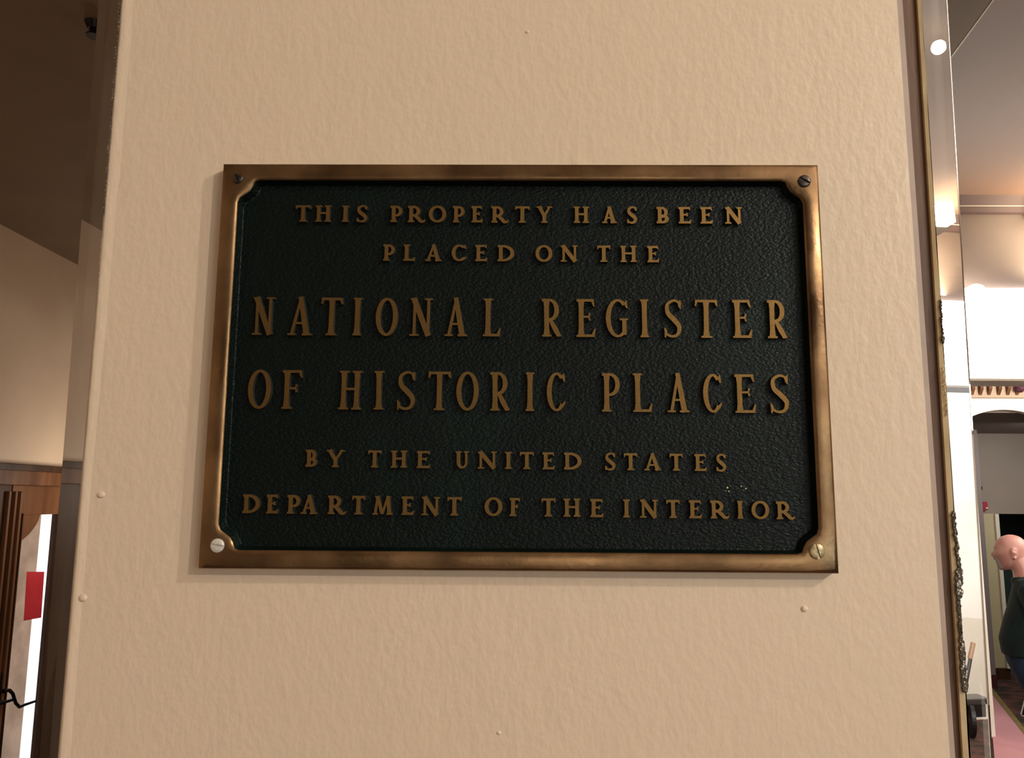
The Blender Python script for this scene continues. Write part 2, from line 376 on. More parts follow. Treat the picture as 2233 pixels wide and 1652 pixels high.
# --- letters
class Glyph:
    def __init__(s, h, dep, dr): s.bm = bmesh.new(); s.h, s.dep, s.dr, s.k = h, dep, dr, 0
    def rib(s, pts, ws):
        h = s.h; P = [Vector((p[0], p[1])) for p in pts]; n = len(P)
        if not isinstance(ws, (list, tuple)): ws = [ws]*n
        s.k += 1; y = -s.dep-s.k*1.5e-6; T = []; D = s.dr/h
        for i in range(n):
            t = (P[min(i+1, n-1)]-P[max(i-1, 0)]); t.normalize(); nn = Vector((-t.y, t.x))
            e = t*(D if i == n-1 else (-D if i == 0 else 0))
            a, b = P[i]+nn*ws[i]/2, P[i]-nn*ws[i]/2; A, B = a+nn*D+e, b-nn*D+e
            T.append([s.bm.verts.new((q.x*h, yy, q.y*h)) for q, yy in ((A, 0), (a, y), (b, y), (B, 0))])
        for U, V in zip(T, T[1:]):
            for k in range(3):
                f = s.bm.faces.new((U[k], U[k+1], V[k+1], V[k])); f.material_index = 0 if k == 1 else 1
        for U in (T[0], T[-1]): s.bm.faces.new(U).material_index = 1
    def stem(s, x, y0, y1, w, fl=1.25): s.rib([(x, y0), (x, y0+.1), (x, y0+.22), (x, y1-.22), (x, y1-.1), (x, y1)], [w*fl*1.1, w*fl*.95, w, w, w*fl*.95, w*fl*1.1])
    def ser(s, xa, xb, y, t): s.rib([(xa, y), (xb, y)], t)
def cat(P, k=6):
    P = [Vector(p) for p in P]; Q = [P[0]*2-P[1]]+P+[P[-1]*2-P[-2]]; out = []
    for i in range(1, len(Q)-2):
        for j in range(k):
            t = j/k; a, b, c, d = Q[i-1:i+3]
            out.append(.5*((2*b)+(c-a)*t+(2*a-5*b+4*c-d)*t*t+(3*b-a-3*c+d)*t**3))
    out.append(P[-1]); return [(p.x, p.y) for p in out]
def arc(cx, cy, rx, ry, a0, a1, k=22):
    return [(cx+rx*math.cos(math.radians(a0+(a1-a0)*i/k)), cy+ry*math.sin(math.radians(a0+(a1-a0)*i/k))) for i in range(k+1)]
def arcw(a0, a1, T, t, k=22): return [t+(T-t)*abs(math.cos(math.radians(a0+(a1-a0)*i/k)))**1.3 for i in range(k+1)]
def draw(g, ch, w, big):
    T, t, s = (.125, .07, .05) if big else (.215, .13, .09)
    o = T/2+(.055 if big else .075); h = s/2; sw = T*.5+(.06 if big else .08)
    def foot(x, y, k=1): g.ser(x-sw*k, x+sw*k, y, s)
    if ch == 'I': g.stem(w/2, 0, 1, T); g.ser(0, w, h, s); g.ser(0, w, 1-h, s)
    elif ch == 'H':
        a, b = sw, w-sw
        for x in (a, b): g.stem(x, 0, 1, T*.95); foot(x, h); foot(x, 1-h)
        g.rib([(a, .53), (b, .53)], t*.9)
    elif ch == 'T':
        g.stem(w/2, 0, 1, T); foot(w/2, h, 1.1); g.rib([(.02, 1-t/2), (w-.02, 1-t/2)], t)
        for q, sg in ((.0, 1), (w, -1)): g.rib([(q+sg*t*.4, 1), (q+sg*t*.35, .9), (q-sg*.02+sg*t*.3, .83 if big else .78)], [t*.9, t*.8, t*.45])
    elif ch in 'EFL':
        x = sw; g.stem(x, 0, 1, T); g.ser(0, x+sw, h, s)
        if ch != 'L':
            e = w*.93; g.rib([(0, 1-t/2), (e, 1-t/2)], t); g.rib([(e-t*.5, 1), (e-t*.3, .9), (e+.01, .8)], [t, t*.85, t*.4])
            m_ = w*.70; g.rib([(x, .53), (m_, .53)], t*.8); g.rib([(m_+.01, .63), (m_-.02, .53), (m_+.01, .43)], [t*.7, t*.6, t*.7])
        else: g.ser(0, x+sw, 1-h, s)
        if ch != 'F': g.rib([(x, t/2), (w-.03, t/2)], t); g.rib([(w-t*.75, 0), (w-t*.5, .1), (w-.0, .22)], [t*1.1, t, t*.4])
    elif ch == 'N':
        a, b = sw*.9, w-sw*.75; g.stem(a, 0, .97, t*1.05, 1.1); g.stem(b, .03, 1, t*1.05, 1.1)
        g.rib([(a-T*.25, 1), (b+T*.1, 0)], T*1.12); foot(a, h, .95); g.ser(0, a+.03, 1-h, s); foot(b, 1-h, .85)
    elif ch == 'A':
        a, b, p = sw*.85, w-sw*1.0, w*.5; g.rib([(p, .98), (a, 0)], [t*.9, t*1.15]); g.rib([(p-T*.1, 1.02), (b, 0)], [T*.9, T*1.15])
        g.rib([(p+(a-p)*.68, .32), (p+(b-p)*.68, .32)], t*.8); foot(a, h, .85); foot(b, h, 1.0)
    elif ch == 'M':
        a, b = sw*.75, w-sw*.85; g.rib([(a+.12, .98), (a, 0)], [t, t*1.15]); g.rib([(b-.10, .98), (b, 0)], [T*.9, T])
        g.rib([(a+.10, 1), (w*.5, .05)], T*.9); g.rib([(b-.10, 1), (w*.5, .05)], t); foot(a, h, .8); foot(b, h, .9)
        g.ser(a-.02, a+.2, 1-h, s); g.ser(b-.2, b+.04, 1-h, s)
    elif ch == 'Y':
        c = w*.5; g.stem(c, 0, .5, T*.95, 1.1); foot(c, h, 1.0); g.rib([(sw*.8, 1), (c, .42)], T*.95); g.rib([(w-sw*.7, 1), (c, .42)], t)
        g.ser(0, sw*1.7, 1-h, s); g.ser(w-sw*1.5, w, 1-h, s)
    elif ch == 'O':
        g.rib(arc(w/2, .5, w/2-T*.45, .5-t*.4, 0, 360, 40), arcw(0, 360, T, t, 40))
    elif ch in 'CG':
        g.rib(arc(w*.54, .5, w*.54-T*.45, .5-t*.4, 48, 318 if ch == 'C' else 322, 32), arcw(48, 318, T, t*.9, 32))
        g.rib([(w*.93, .97), (w*.90, .88), (w*.97, .76)], [t*.5, t*1.2, t*.5])
        if ch == 'G': g.rib([(w*.84, .06), (w*.84, .46)], T*.85); g.ser(w*.62, w, .47, s)
        else: g.rib([(w*.86, .14), (w*.95, .20), (w, .26)], [t, t*.8, t*.4])
    elif ch == 'D':
        x = sw; g.stem(x, 0, 1, T); r = w-x-T*.5; P = [(0, 1-t/2)]+arc(x+r*.16, .5, r*.84, .5-t/2, 90, -90, 22)+[(0, t/2)]
        g.rib(P, [t]+arcw(90, -90, T*1.05, t)+[t])
    elif ch in 'PRB':
        x = sw; g.stem(x, 0, 1, T); wb = w if ch == 'P' else (w*.93 if ch == 'B' else (w*.88 if big else w*.70))
        lo = .44 if big else .40
        cy, ry = (1-t/2+lo)/2, (1-t/2-lo)/2; r = wb-x-T*.45
        P = [(0, 1-t/2)]+arc(x+r*.3, cy, r*.7, ry, 90, -90, 16)+[(x, lo)]
        g.rib(P, [t]+arcw(90, -90, T*.95, t, 16)+[t])
        if ch == 'B':
            cy, ry = (lo+t/2)/2, (lo-t/2)/2; r = w-x-T*.45; lo2 = lo+.07
            cy, ry = (lo2+t/2)/2, (lo2-t/2)/2
            g.rib([(x, lo2)]+arc(x+r*.3, cy, r*.7, ry, 90, -90, 16)+[(0, t/2)], [t]+arcw(90, -90, T, t, 16)+[t])
        else: g.ser(0, x+sw, h, s)
        if ch == 'R':
            if big: g.rib([(x+T*.6, .48), (w*.68, .2), (w*.86, .03), (w*.98, .02)], [t*1.2, T*1.05, T*.9, t*.5])
            else: g.rib(cat([(x+T*.4, .46), (w*.58, .25), (w*.74, .07), (w*.9, .05), (w*1.0, .16)], 5), [t*1.1]*4+[T*.95]*5+[T*.95, T*.9, T*.85, T*.8, T*.75, T*.7, T*.6]+[t*.9, t*.75, t*.6, t*.45, t*.3])
    elif ch == 'S':
        P = cat([(w*.88, .80), (w*.80, .93), (w*.52, .97), (w*.19, .86), (w*.22, .64), (w*.55, .47), (w*.84, .28), (w*.74, .08), (w*.42, .03), (w*.14, .09), (w*.08, .20)], 4)
        k = len(P)-1; g.rib(P, [t*.85+(T*1.05-t*.85)*math.exp(-((i/k-.5)/.2)**2) for i in range(k+1)])
        g.rib([(w*.92, .98), (w*.87, .88), (w*.92, .75)], [t*.45, t*1.1, t*.45]); g.rib([(w*.05, .0), (w*.10, .12), (w*.03, .25)], [t*.45, t*1.1, t*.45])
    elif ch == 'U':
        a, b = sw*.95, w-sw*.8; r = (b-a)/2
        P = [(a, .97), (a, .36)]+arc(a+r, .36, r, .36-t*.45, 180, 360, 16)[1:]+[(b, .97)]
        g.rib(P, [T]*2+[T+(t-T)*min(1, i/8) for i in range(16)]+[t*1.1]); g.ser(0, a+sw, 1-h, s); g.ser(b-sw*.8, w, 1-h, s)
LINES = [
 ('THIS PROPERTY HAS BEEN', 0, [(644,676),(687,721),(745,759),(778,800),(851,877),(889,927),(935,972),(987,1012),(1028,1052),(1071,1108),(1123,1154),(1170,1204),(1251,1285),(1313,1345),(1368,1389),(1432,1458),(1480,1507),(1528,1554),(1582,1618)], (660, 447.5, 483), (1600, 451.5, 487.5)),
 ('PLACED ON THE', 0, [(835,860),(879,904),(927,962),(985,1016),(1036,1062),(1085,1121),(1168,1204),(1223,1259),(1303,1331),(1353,1389),(1412,1437)], (845, 532.5, 568), (1425, 536, 571.5)),
 ('NATIONAL REGISTER', 1, [(549,595),(626,678),(698,744),(768,787),(818,866),(893,940),(969,1018),(1053,1091),(1182,1225),(1257,1298),(1322,1369),(1397,1415),(1449,1489),(1517,1564),(1599,1640),(1675,1718)], (560, 647.5, 729.5), (1700, 654, 737)),
 ('OF HISTORIC PLACES', 1, [(539,588),(613,658),(737,787),(815,835),(865,906),(933,981),(995,1043),(1069,1112),(1146,1164),(1193,1232),(1313,1353),(1381,1422),(1456,1503),(1535,1575),(1604,1649),(1681,1723)], (560, 806, 890.5), (1650, 816, 900)),
 ('BY THE UNITED STATES', 0, [(666,690),(711,750),(802,830),(852,887),(908,937),(993,1022),(1042,1082),(1101,1116),(1134,1164),(1183,1209),(1230,1268),(1320,1342),(1361,1390),(1405,1442),(1461,1489),(1515,1541),(1563,1584)], (680, 980, 1017.5), (1575, 990, 1027)),
 ('DEPARTMENT OF THE INTERIOR', 0, [(528,565),(580,605),(625,653),(655,690),(714,754),(767,794),(812,855),(875,901),(919,957),(975,1005),(1057,1095),(1111,1134),(1181,1211),(1229,1266),(1287,1315),(1359,1374),(1396,1434),(1454,1483),(1503,1530),(1550,1590),(1609,1621),(1640,1678),(1694,1734)], (545, 1077.5, 1118.5), (1650, 1092, 1131)),
]
NM = ['first line of small raised letters', 'second line of small raised letters', 'upper line of tall raised letters', 'lower line of tall raised letters', 'fifth line of small raised letters', 'last line of small raised letters']
cache = {}
for (text, big, xs, L, R), lab in zip(LINES, NM):
    row = bpy.data.objects.new('text_line', None); C.objects.link(row); row.parent = plaque; row['label'] = lab; row.empty_display_size = .01
    for ch, (xa, xb) in zip(text.replace(' ', ''), xs):
        u = ((xa+xb)/2-L[0])/(R[0]-L[0]); yt = L[1]+(R[1]-L[1])*u; yb = L[2]+(R[2]-L[2])*u
        a, b, tp = atY(xa, yb, YT), atY(xb, yb, YT), atY((xa+xb)/2, yt, YT)
        h = tp.z-(a.z+b.z)/2; h0 = .0288 if big else .0128
        wn = round((b.x-a.x)/h*50)/50
        if (ch, wn, big) not in cache:
            g = Glyph(1.0, YP-YT, .0003/.0128 if not big else .0004/.0288); g.dr = (.00035)/(h0)
            draw(g, ch, wn, big)
            bmesh.ops.recalc_face_normals(g.bm, faces=g.bm.faces)
            me = bpy.data.meshes.new('letter'); g.bm.to_mesh(me); g.bm.free(); cache[(ch, wn, big)] = me
        q = Vector((a.x, YP, (a.z+b.z)/2))-PC
        o = link('letter', cache[(ch, wn, big)], [M_letter, M_lside], row, q); o.scale = (h, 1, h)
        o.rotation_euler = (0, random.uniform(-.012, .012), 0)

# --- screws
def screw(px, py, dpx, ang, m_, lab, slotw=.2):
    q = atY(px, py, YF-.001)-PC; r = dpx*.000337/2; e = bmesh.new()
    # countersunk seat, then a domed head in two halves with the slot between them
    bmesh.ops.create_cone(e, cap_ends=True, segments=28, radius1=r*1.02, radius2=r*.98, depth=.0008, matrix=Matrix.Rotation(math.pi/2, 4, 'X'))
    for sg in (1, -1):
        ring = [(math.cos(a)*r, math.sin(a)*r) for a in [math.radians(x) for x in range(0, 181, 12)]]
        c = slotw*r; prev = None
        for lv, (k, y) in enumerate(((1.0, -.0003), (.96, -.0008), (.8, -.00125), (.5, -.0016), (.22, -.0017))):
            row = [e.verts.new((x*k, y, sg*max(z*k, c))) for x, z in ring]
            if prev:
                for i in range(len(row)-1):
                    try: e.faces.new((prev[i], prev[i+1], row[i+1], row[i]))
                    except ValueError: pass
            else: first = row
            prev = row
        e.faces.new(prev)
        a, b = e.verts.new((-r*.97, .0002, sg*c)), e.verts.new((r*.97, .0002, sg*c))
        e.faces.new((a, b, e.verts.new((r*.5, -.0016, sg*c)), e.verts.new((-r*.5, -.0016, sg*c))))
    bmesh.ops.remove_doubles(e, verts=e.verts, dist=1e-6)
    bmesh.ops.rotate(e, verts=e.verts, matrix=Matrix.Rotation(math.radians(ang), 3, 'Y'))
    o = obj('screw', e, m_, plaque, q); o['label'] = lab
    return o
M_sd = mat('dark_steel_screw', (92, 84, 76), .35, metal=.8, col2=(52, 46, 42), scale=400)
M_sw = mat('zinc_screw', (228, 224, 212), .4, metal=.25, col2=(206, 200, 186), scale=500)
M_sb = mat('brass_screw', (190, 172, 132), .35, metal=.6, col2=(150, 132, 96), scale=400)
screw(519, 389, 24, 65, M_sd, 'dark slotted screw in the top left corner')
screw(1754, 395, 29, 28, M_sd, 'dark slotted screw in the top right corner')
screw(474, 1189, 30, 8, M_sw, 'bright silvery slotted screw in the bottom left corner')
screw(1781, 1202, 33, 75, M_sb, 'pale brass slotted screw in the bottom right corner')

# ------------------------------------------------------------------ left: door in the side wall
def XY(px, py, X=XL): q = atX(px, py, X); return q.y, q.z
zt = zL
# architrave and lintel
door = tag(bpy.data.objects.new('door_1', None), 'dark wooden glazed door with a black latch, left of the pillar', None, None, 'structure'); C.objects.link(door)
def yz(name, pts, xa, xb, m_, parent=door):
    bm = bmesh.new(); prism(bm, pts, xa, xb, 'x'); return obj(name, bm, m_, parent)
y0l, ztop = XY(60, 1019)
mkbox('lintel', (XL-.02, yD0-.12, zt), (XL+.035, yD1+.16, ztop), M_mwood, door, .004)
mkbox('lintel_cap', (XL-.02, yD0-.14, ztop-.02), (XL+.06, yD1+.18, ztop+.012), M_dwood, door, .003)
mkbox('door_post', (XL-.068, yD1-.05, 0), (XL+.03, yD1+.08, zt), M_mwood, door, .004)
mkbox('door_post', (XL-.068, yD0-.08, 0), (XL+.03, yD0+.05, zt), M_mwood, door, .004)
xd = XL-.012
def leaf(ya, yb, ga, gb, arch_far):
    """one door leaf between ya and yb, glazed between ga and gb"""
    mkbox('stile', (xd-.022, ya, 0), (xd, ga, zt+.003), M_mwood, door, .003)
    mkbox('stile', (xd-.022, gb, 0), (xd, yb, zt+.003), M_dwood, door, .003)
    gt = XY(85, 1122)[1]; mkbox('rail', (xd-.021, ga, gt), (xd-.002, gb, zt+.003), M_mwood, door)
    mkbox('rail', (xd-.021, ga, .0), (xd-.002, gb, .35), M_mwood, door)
    mid = ga+(gb-ga)*.46 if arch_far else gb-(gb-ga)*.46
    e = ga if arch_far else gb; za = XY(48, 1180)[1]
    pts = [(e, za), (e, gt+.001)]+[(mid, gt+.001)]+[(e+(mid-e)*math.cos(a)**1.6, gt-(gt-za)*math.sin(a)**1.2) for a in [math.radians(x) for x in range(8, 90, 9)]]
    yz('spandrel', pts, xd-.021, xd-.002, M_mwood)
    p = mkbox('glass_pane', (xd-.018, ga, .35), (xd-.014, gb, gt), M_pane, door)
    for q in (ga-.012, gb+.004): mkbox('glazing_bead', (xd-.002, q, .33), (xd+.010, q+.008, gt+.01), M_dwood, door, .002)
M_pane = bpy.data.materials.new('clear_pane'); M_pane.use_nodes = True; pb = M_pane.node_tree.nodes['Principled BSDF']
pb.inputs['Transmission Weight'].default_value = 1; pb.inputs['IOR'].default_value = 1.12; pb.inputs['Roughness'].default_value = 0
ga, gb = XY(46, 1160, xd)[0], XY(127, 1160, xd)[0]
ym = XY(18, 1160, xd)[0]
leaf(ym+.005, yD1-.052, ga, gb, True)
leaf(yD0+.052, ym-.005, yD0+.08, yD0+.20, False)
for px in (10, 24, 36): 
    q = XY(px, 1160, xd+.01)[0]; mkbox('astragal', (xd, q-.006, .0), (xd+.02, q+.012, zt-.03), M_mwood, door, .004)
mkbox('door_strike_post', (XL-.05, yD1-.13, 0), (XL-.01, yD1-.05, zt-.05), M_dwood, door, .004)
# latch: black plate, curved lever
lv = XY(4, 1500, xd+.02); bm = bmesh.new(); box(bm, (xd, lv[0]-.03, lv[1]-.16), (xd+.014, lv[0]+.012, lv[1]+.07), .003)
obj('latch_plate', bm, M_iron, door)
bm = bmesh.new(); P = [atX(px, py, xd+.05) for px, py in ((8, 1506), (20, 1504), (28, 1512), (34, 1532), (42, 1541), (54, 1536), (78, 1528))]
tube(bm, P, [.010, .009, .008, .008, .008, .007, .006], 8, ref=Vector((1, 0, 0)))
P = [atX(px, py, xd+.04) for px, py in ((0, 1532), (14, 1529), (30, 1524))]; tube(bm, P, .008, 8, ref=Vector((1, 0, 0)))
tube(bm, [(xd+.005, P[0].y, P[0].z), (xd+.05, P[0].y, P[0].z)], .009, 8)
obj('latch_lever', bm, M_iron, door, smooth=True)
# red notice on the glass
M_outg = mat('sunlit_paving', (244, 242, 238), .8, col2=(232, 230, 226), scale=4)
M_red = mat('red_paper', (212, 52, 62), .7, col2=(196, 40, 52), scale=8)
c4 = [XY(px, py, xd-.012) for px, py in ((59, 1246), (97, 1246), (90, 1346), (52, 1353))]
bm = bmesh.new(); prism(bm, c4, xd-.0135, xd-.0125, 'x'); o = obj('paper_notice', bm, M_red); tag(o, 'red paper notice stuck on the glass of the dark wooden door', 'notice')
# outside the door: a pale stone pier that hides part of the daylight
M_stone = mat('pale_outdoor_stone', (214, 194, 182), .8, col2=(184, 164, 152), scale=7, bump=.4)
q0 = atX(75, 1300, -3.4).y; 
bm = bmesh.new()
pierp = []
for i in range(15):
    z = i*.2; pierp.append(z)
box(bm, (-3.6, 2.0, 0), (-3.4, q0, 2.6), .01)
o = obj('outdoor_pier', bm, M_stone); tag(o, 'pale stone pier outside the glazed door', 'pier')
bm = bmesh.new(); box(bm, (-14, -2, -.1), (-2.58, 16, -.01)); o = obj('outdoor_ground', bm, M_outg); o['kind'] = 'structure'; o['label'] = 'pale ground outside the glazed door'
# sprinkler on the dark ceiling
q = atZ(207, 50, ZD); bm = bmesh.new()
bmesh.ops.create_cone(bm, cap_ends=True, segments=20, radius1=.018, radius2=.026, depth=.02, matrix=Matrix.Translation((0, 0, -.01)))
bmesh.ops.create_cone(bm, cap_ends=True, segments=16, radius1=.012, radius2=.012, depth=.02, matrix=Matrix.Translation((0, 0, -.026)))
bmesh.ops.create_cone(bm, cap_ends=True, segments=20, radius1=.02, radius2=.02, depth=.004, matrix=Matrix.Translation((0, 0, -.038)))
o = obj('sprinkler_head', bm, M_iron, loc=q); tag(o, 'small dark sprinkler head on the dark ceiling beside the pillar', 'sprinkler')

# ------------------------------------------------------------------ right: header wall, lamps, arch, far wall
YH = 2.84
zb = atY(2180, 833, YH).z
M_glow = mat('glowing_diffuser', (255, 252, 244), .5, emit=(255, 250, 240), estr=7)
M_bulb = mat('glowing_bulb', (255, 240, 214), .5, emit=(255, 238, 208), estr=14)
pTL = atY(2092, 640, YH)
bm = bmesh.new(); zt2 = atY(2180, 628, YH).z
box(bm, (1.2, YH, zt2), (8.1, YH+.2, ZC-.03)); box(bm, (1.2, YH, zb-.0), (1.62, YH+.2, zt2))
struct('wall_header', bm, M_mauve)
zc0, zc1 = atY(2180, 450, YH-.1).z, atY(2180, 398, YH-.1).z
bm = bmesh.new(); prism(bm, [(YH, zc0), (YH-.03, zc0), (YH-.04, zc0+.02), (YH-.10, zc1-.02), (YH-.11, zc1), (YH, zc1)], 1.2, 8.1, 'x')
o = struct('trim_5', bm, mat('dull_mauve_moulding', (104, 84, 84), .5)); o['label'] = 'dark crown moulding above the glowing light panel'
lt = empty('light_panel', (4.2, YH+.1, zb), 'long glowing white light panel above the opening at the right', 'light')
mkbox('diffuser', (1.64, YH-.03, zb+.012), (7.6, YH+.12, zt2-.005), M_glow, lt, .01)
mkbox('frame', (1.62, YH-.035, zb-.0), (7.62, YH+.13, zb+.012), M_white, lt, .003)
q = atY(2128, 640, YH-.08)-lt.location; r = .042
bm = bmesh.new(); bmesh.ops.create_uvsphere(bm, u_segments=20, v_segments=12, radius=r, matrix=Matrix.Translation(q))
obj('bulb', bm, M_bulb, lt, smooth=True)['label'] = 'round bulb at the left end'
# square backlit fitting on the header wall
qa, qb = atY(2290, 405, YH-.17), atY(2350, 443, YH-.17)
s = empty('wall_light', (qa+qb)/2, 'square glowing fitting on the header wall seen through the right glass strip', 'light')
mkbox('diffuser', (qa.x, YH-.17, qb.z), (qb.x, YH-.11, qa.z), M_bulb, s, .004); mkbox('housing', (qa.x-.01, YH-.115, qb.z-.01), (qb.x+.01, YH-.0, qa.z+.01), M_steel, s, .003)
# white strip painted in for the highlight line under the crown
q = atY(2160, 449, YH-.03); mkb = sbox('trim_6', (1.3, YH-.045, q.z-.006), (5.5, YH-.001, q.z+.004), M_white); mkb['label'] = 'thin white strip standing for the highlight below the crown moulding'
# edge bead between the two ceilings
bm = bmesh.new(); prism(bm, [(ex(.36)-.001, .36), (ex(.36)+.003, .36), (ex(2.8)+.003, 2.8), (ex(2.8)-.001, 2.8)], ZD-.001, ZD+.012, 'z'); o = struct('trim_7', bm, M_cream); o['label'] = 'thin pale bead along the edge of the dark ceiling'

# segmental-arched opening in a cross wall, bright white wall to its right
YA = 6.5
cx = atY(2190, 893, YA); hwd = atY(2264, 893, YA).x-cx.x; xl, xr_ = cx.x-hwd, cx.x+hwd
def arch():
    dz_ = .065; R_ = (hwd*hwd+dz_*dz_)/(2*dz_)
    return [(cx.x+hwd*k/14, cx.z-R_+math.sqrt(R_*R_-(hwd*k/14)**2)) for k in range(-14, 15)]
top = atY(2180, 868, YA).z; TH = .07
bm = bmesh.new()
prism(bm, [(xl, top)]+arch()+[(xr_, top)], YA, YA+TH, 'y')
box(bm, (1.2, YA, 0), (xl, YA+TH, top)); box(bm, (xr_, YA, 0), (8.1, YA+TH, ZC-.03)); box(bm, (1.2, YA+.002, top), (xr_, YA+TH, ZC-.03))
ar = struct('wall_arch', bm, M_white)
bm = bmesh.new(); box(bm, (1.2, YA+TH, cx.z-.02), (8.1, 8.8, cx.z+.1)); struct('ceiling_far', bm, M_ceil_far)
zk = atY(2180, 838, YA-.05).z
bm = bmesh.new(); box(bm, (xl-.9, YA-.05, top), (xr_-.0, YA-.001, zk)); o = struct('trim_10', bm, mat('beige_frieze', (196, 168, 140), .6)); fz = o; o['label'] = 'beige frieze with small brackets above the arch'
for k, px in enumerate((2118, 2136, 2155, 2176, 2196, 2216, 2236, 2256)):
    q = atY(px, 845, YA-.05); bm = bmesh.new(); prism(bm, [(YA-.05, q.z+.016), (YA-.09, q.z+.016), (YA-.09, q.z-.012), (YA-.05, q.z-.065)], q.x-.014, q.x+.014, 'x')
    obj('bracket', bm, M_mwood, fz)
a, b = atY(2101, 838, YA-.1), atY(2113, 900, YA-.1)
bn = empty('banner', (a.x, YA-.08, b.z), 'narrow red hanging banner with a pale tip at the left end of the beige frieze', 'banner')
mkbox('cloth', (a.x, YA-.06, b.z), (b.x+.002, YA-.05, a.z), mat('red_cloth', (190, 62, 76), .8, col2=(170, 50, 66), scale=20), bn)
mkbox('tip', (a.x+.012, YA-.064, b.z-.05), (b.x+.002, YA-.046, b.z), M_cream, bn, .003)
q = atY(2226, 846, YA-.1); bm = bmesh.new(); bmesh.ops.create_icosphere(bm, subdivisions=3, radius=.045)
for v in bm.verts: v.co += v.normal*.008*math.sin(v.co.x*190)*math.cos(v.co.z*160); v.co.z *= .75
o = obj('rosette', bm, mat('plum_ribbon', (96, 48, 66), .7), loc=(q.x, YA-.09, q.z), smooth=True); tag(o, 'plum coloured rosette on the beige frieze near the right end', 'rosette')

# far wall with cream column, dark doorway
YW = 8.8
dl, dr = atY(2166, 1120, YW).x, atY(2330, 1120, YW).x; dz = atY(2200, 1120, YW).z
bm = bmesh.new(); box(bm, (1, YW, 0), (dl, YW+.2, ZC-.03)); box(bm, (dl, YW, dz), (dr, YW+.2, ZC-.03)); box(bm, (dr, YW, 0), (8.1, YW+.2, ZC-.03)); struct('wall_far', bm, M_wall_r)
M_caser = mat('cream_casing_paint', (206, 194, 156), .5, col2=(198, 186, 148), scale=3)
cxa = atY(2134, 1115, YW-.06).x
bm = bmesh.new(); box(bm, (cxa, YW-.06, .12), (dl-.03, YW, dz), .006); o = struct('trim_8', bm, M_caser); o['label'] = 'wide cream panel left of the dark doorway'
bm = bmesh.new(); box(bm, (dl-.032, YW-.09, .12), (dl+.012, YW+.1, dz), .006); o = struct('trim_9', bm, M_white); o['label'] = 'pale vertical edge of the dark doorway'
bm = bmesh.new(); box(bm, (1.2, YW-.07, 0), (dl+.01, YW-.001, .12), .004); struct('baseboard_far', bm, M_dwood)
M_dkgreen = mat('dark_room_wall', (58, 74, 72), .7, col2=(44, 74, 62), scale=1.4)
bm = bmesh.new(); box(bm, (dl-.3, YW+1.1, 0), (dr+.4, YW+1.2, ZC)); box(bm, (dl-.3, YW+.2, ZC-.1), (dr+.4, YW+1.1, ZC)); box(bm, (dl-.3, YW+.2, 0), (dl-.2, YW+1.1, ZC)); struct('wall_dark_room', bm, M_dkgreen)
# grey jamb left
a, b = atY(2119, 1000, YW-.5).x, atY(2135, 1000, YW-.5).x
bm = bmesh.new(); box(bm, (a-.3, YW-.5, .14), (b, YW-.001, ZC-.03)); o = struct('wall_return', bm, mat('grey_return_paint', (138, 126, 124), .6))
bm = bmesh.new(); box(bm, (a-.31, YW-.51, 0), (b+.004, YW-.001, .14)); struct('baseboard_return', bm, mat('dark_red_base', (78, 30, 36), .5))
# fire alarm pull
q = atY(2146, 1102, YW-.04)
fa = empty('fire_alarm', (q.x, YW, q.z-.05), 'small red fire alarm box with white sides on the grey far wall', 'fire alarm')
mkbox('body', (q.x-.018, YW-.05, q.z-.052), (q.x+.036, YW-.001, q.z+.045), mat('alarm_red', (176, 34, 58), .5), fa, .004)
mkbox('side_plate', (q.x-.045, YW-.04, q.z-.05), (q.x-.018, YW-.001, q.z+.045), M_white, fa, .003)
mkbox('pull_handle', (q.x+.006, YW-.062, q.z-.035), (q.x+.030, YW-.049, q.z-.018), M_white, fa, .002)
bm = bmesh.new(); tube(bm, [(0, -.012, .1), (0, -.012, .17)], .014, 8); bm2 = obj('conduit', bm, M_white, fa)
bm2.location = (-.03, 0, 0)
q = atY(2136, 1064, YW-.04); bm = bmesh.new(); box(bm, (-.035, -.04, -.02), (.035, 0, .022), .006); box(bm, (-.018, -.055, -.012), (.018, -.04, .012), .004)
o = obj('emergency_light', bm, M_iron, loc=(q.x, YW-.001, q.z)); tag(o, 'small dark box on the grey far wall above the fire alarm', 'alarm')

# floor: pink runner with ochre border
g = [atZ(px, py, 0) for px, py in ((2156, 1506), (2240, 1612), (2360, 1764), (2190, 1900))]
g2 = [atZ(px, py, 0) for px, py in ((2156, 1500), (2160, 1497), (2246, 1605), (2366, 1757), (2360, 1764), (2240, 1612), (2156, 1506))]
rug = empty('carpet_runner', (g[0].x, g[0].y, 0), 'plain pink carpet runner with an ochre edge on the patterned carpet', 'carpet')
bm = bmesh.new(); prism(bm, [(v.x-g[0].x, v.y-g[0].y) for v in g], .0, .012, 'z'); obj('pile', bm, M_pink, rug)
bm = bmesh.new(); prism(bm, [(v.x-g[0].x, v.y-g[0].y) for v in g2], .0, .015, 'z'); obj('border', bm, M_yel, rug)

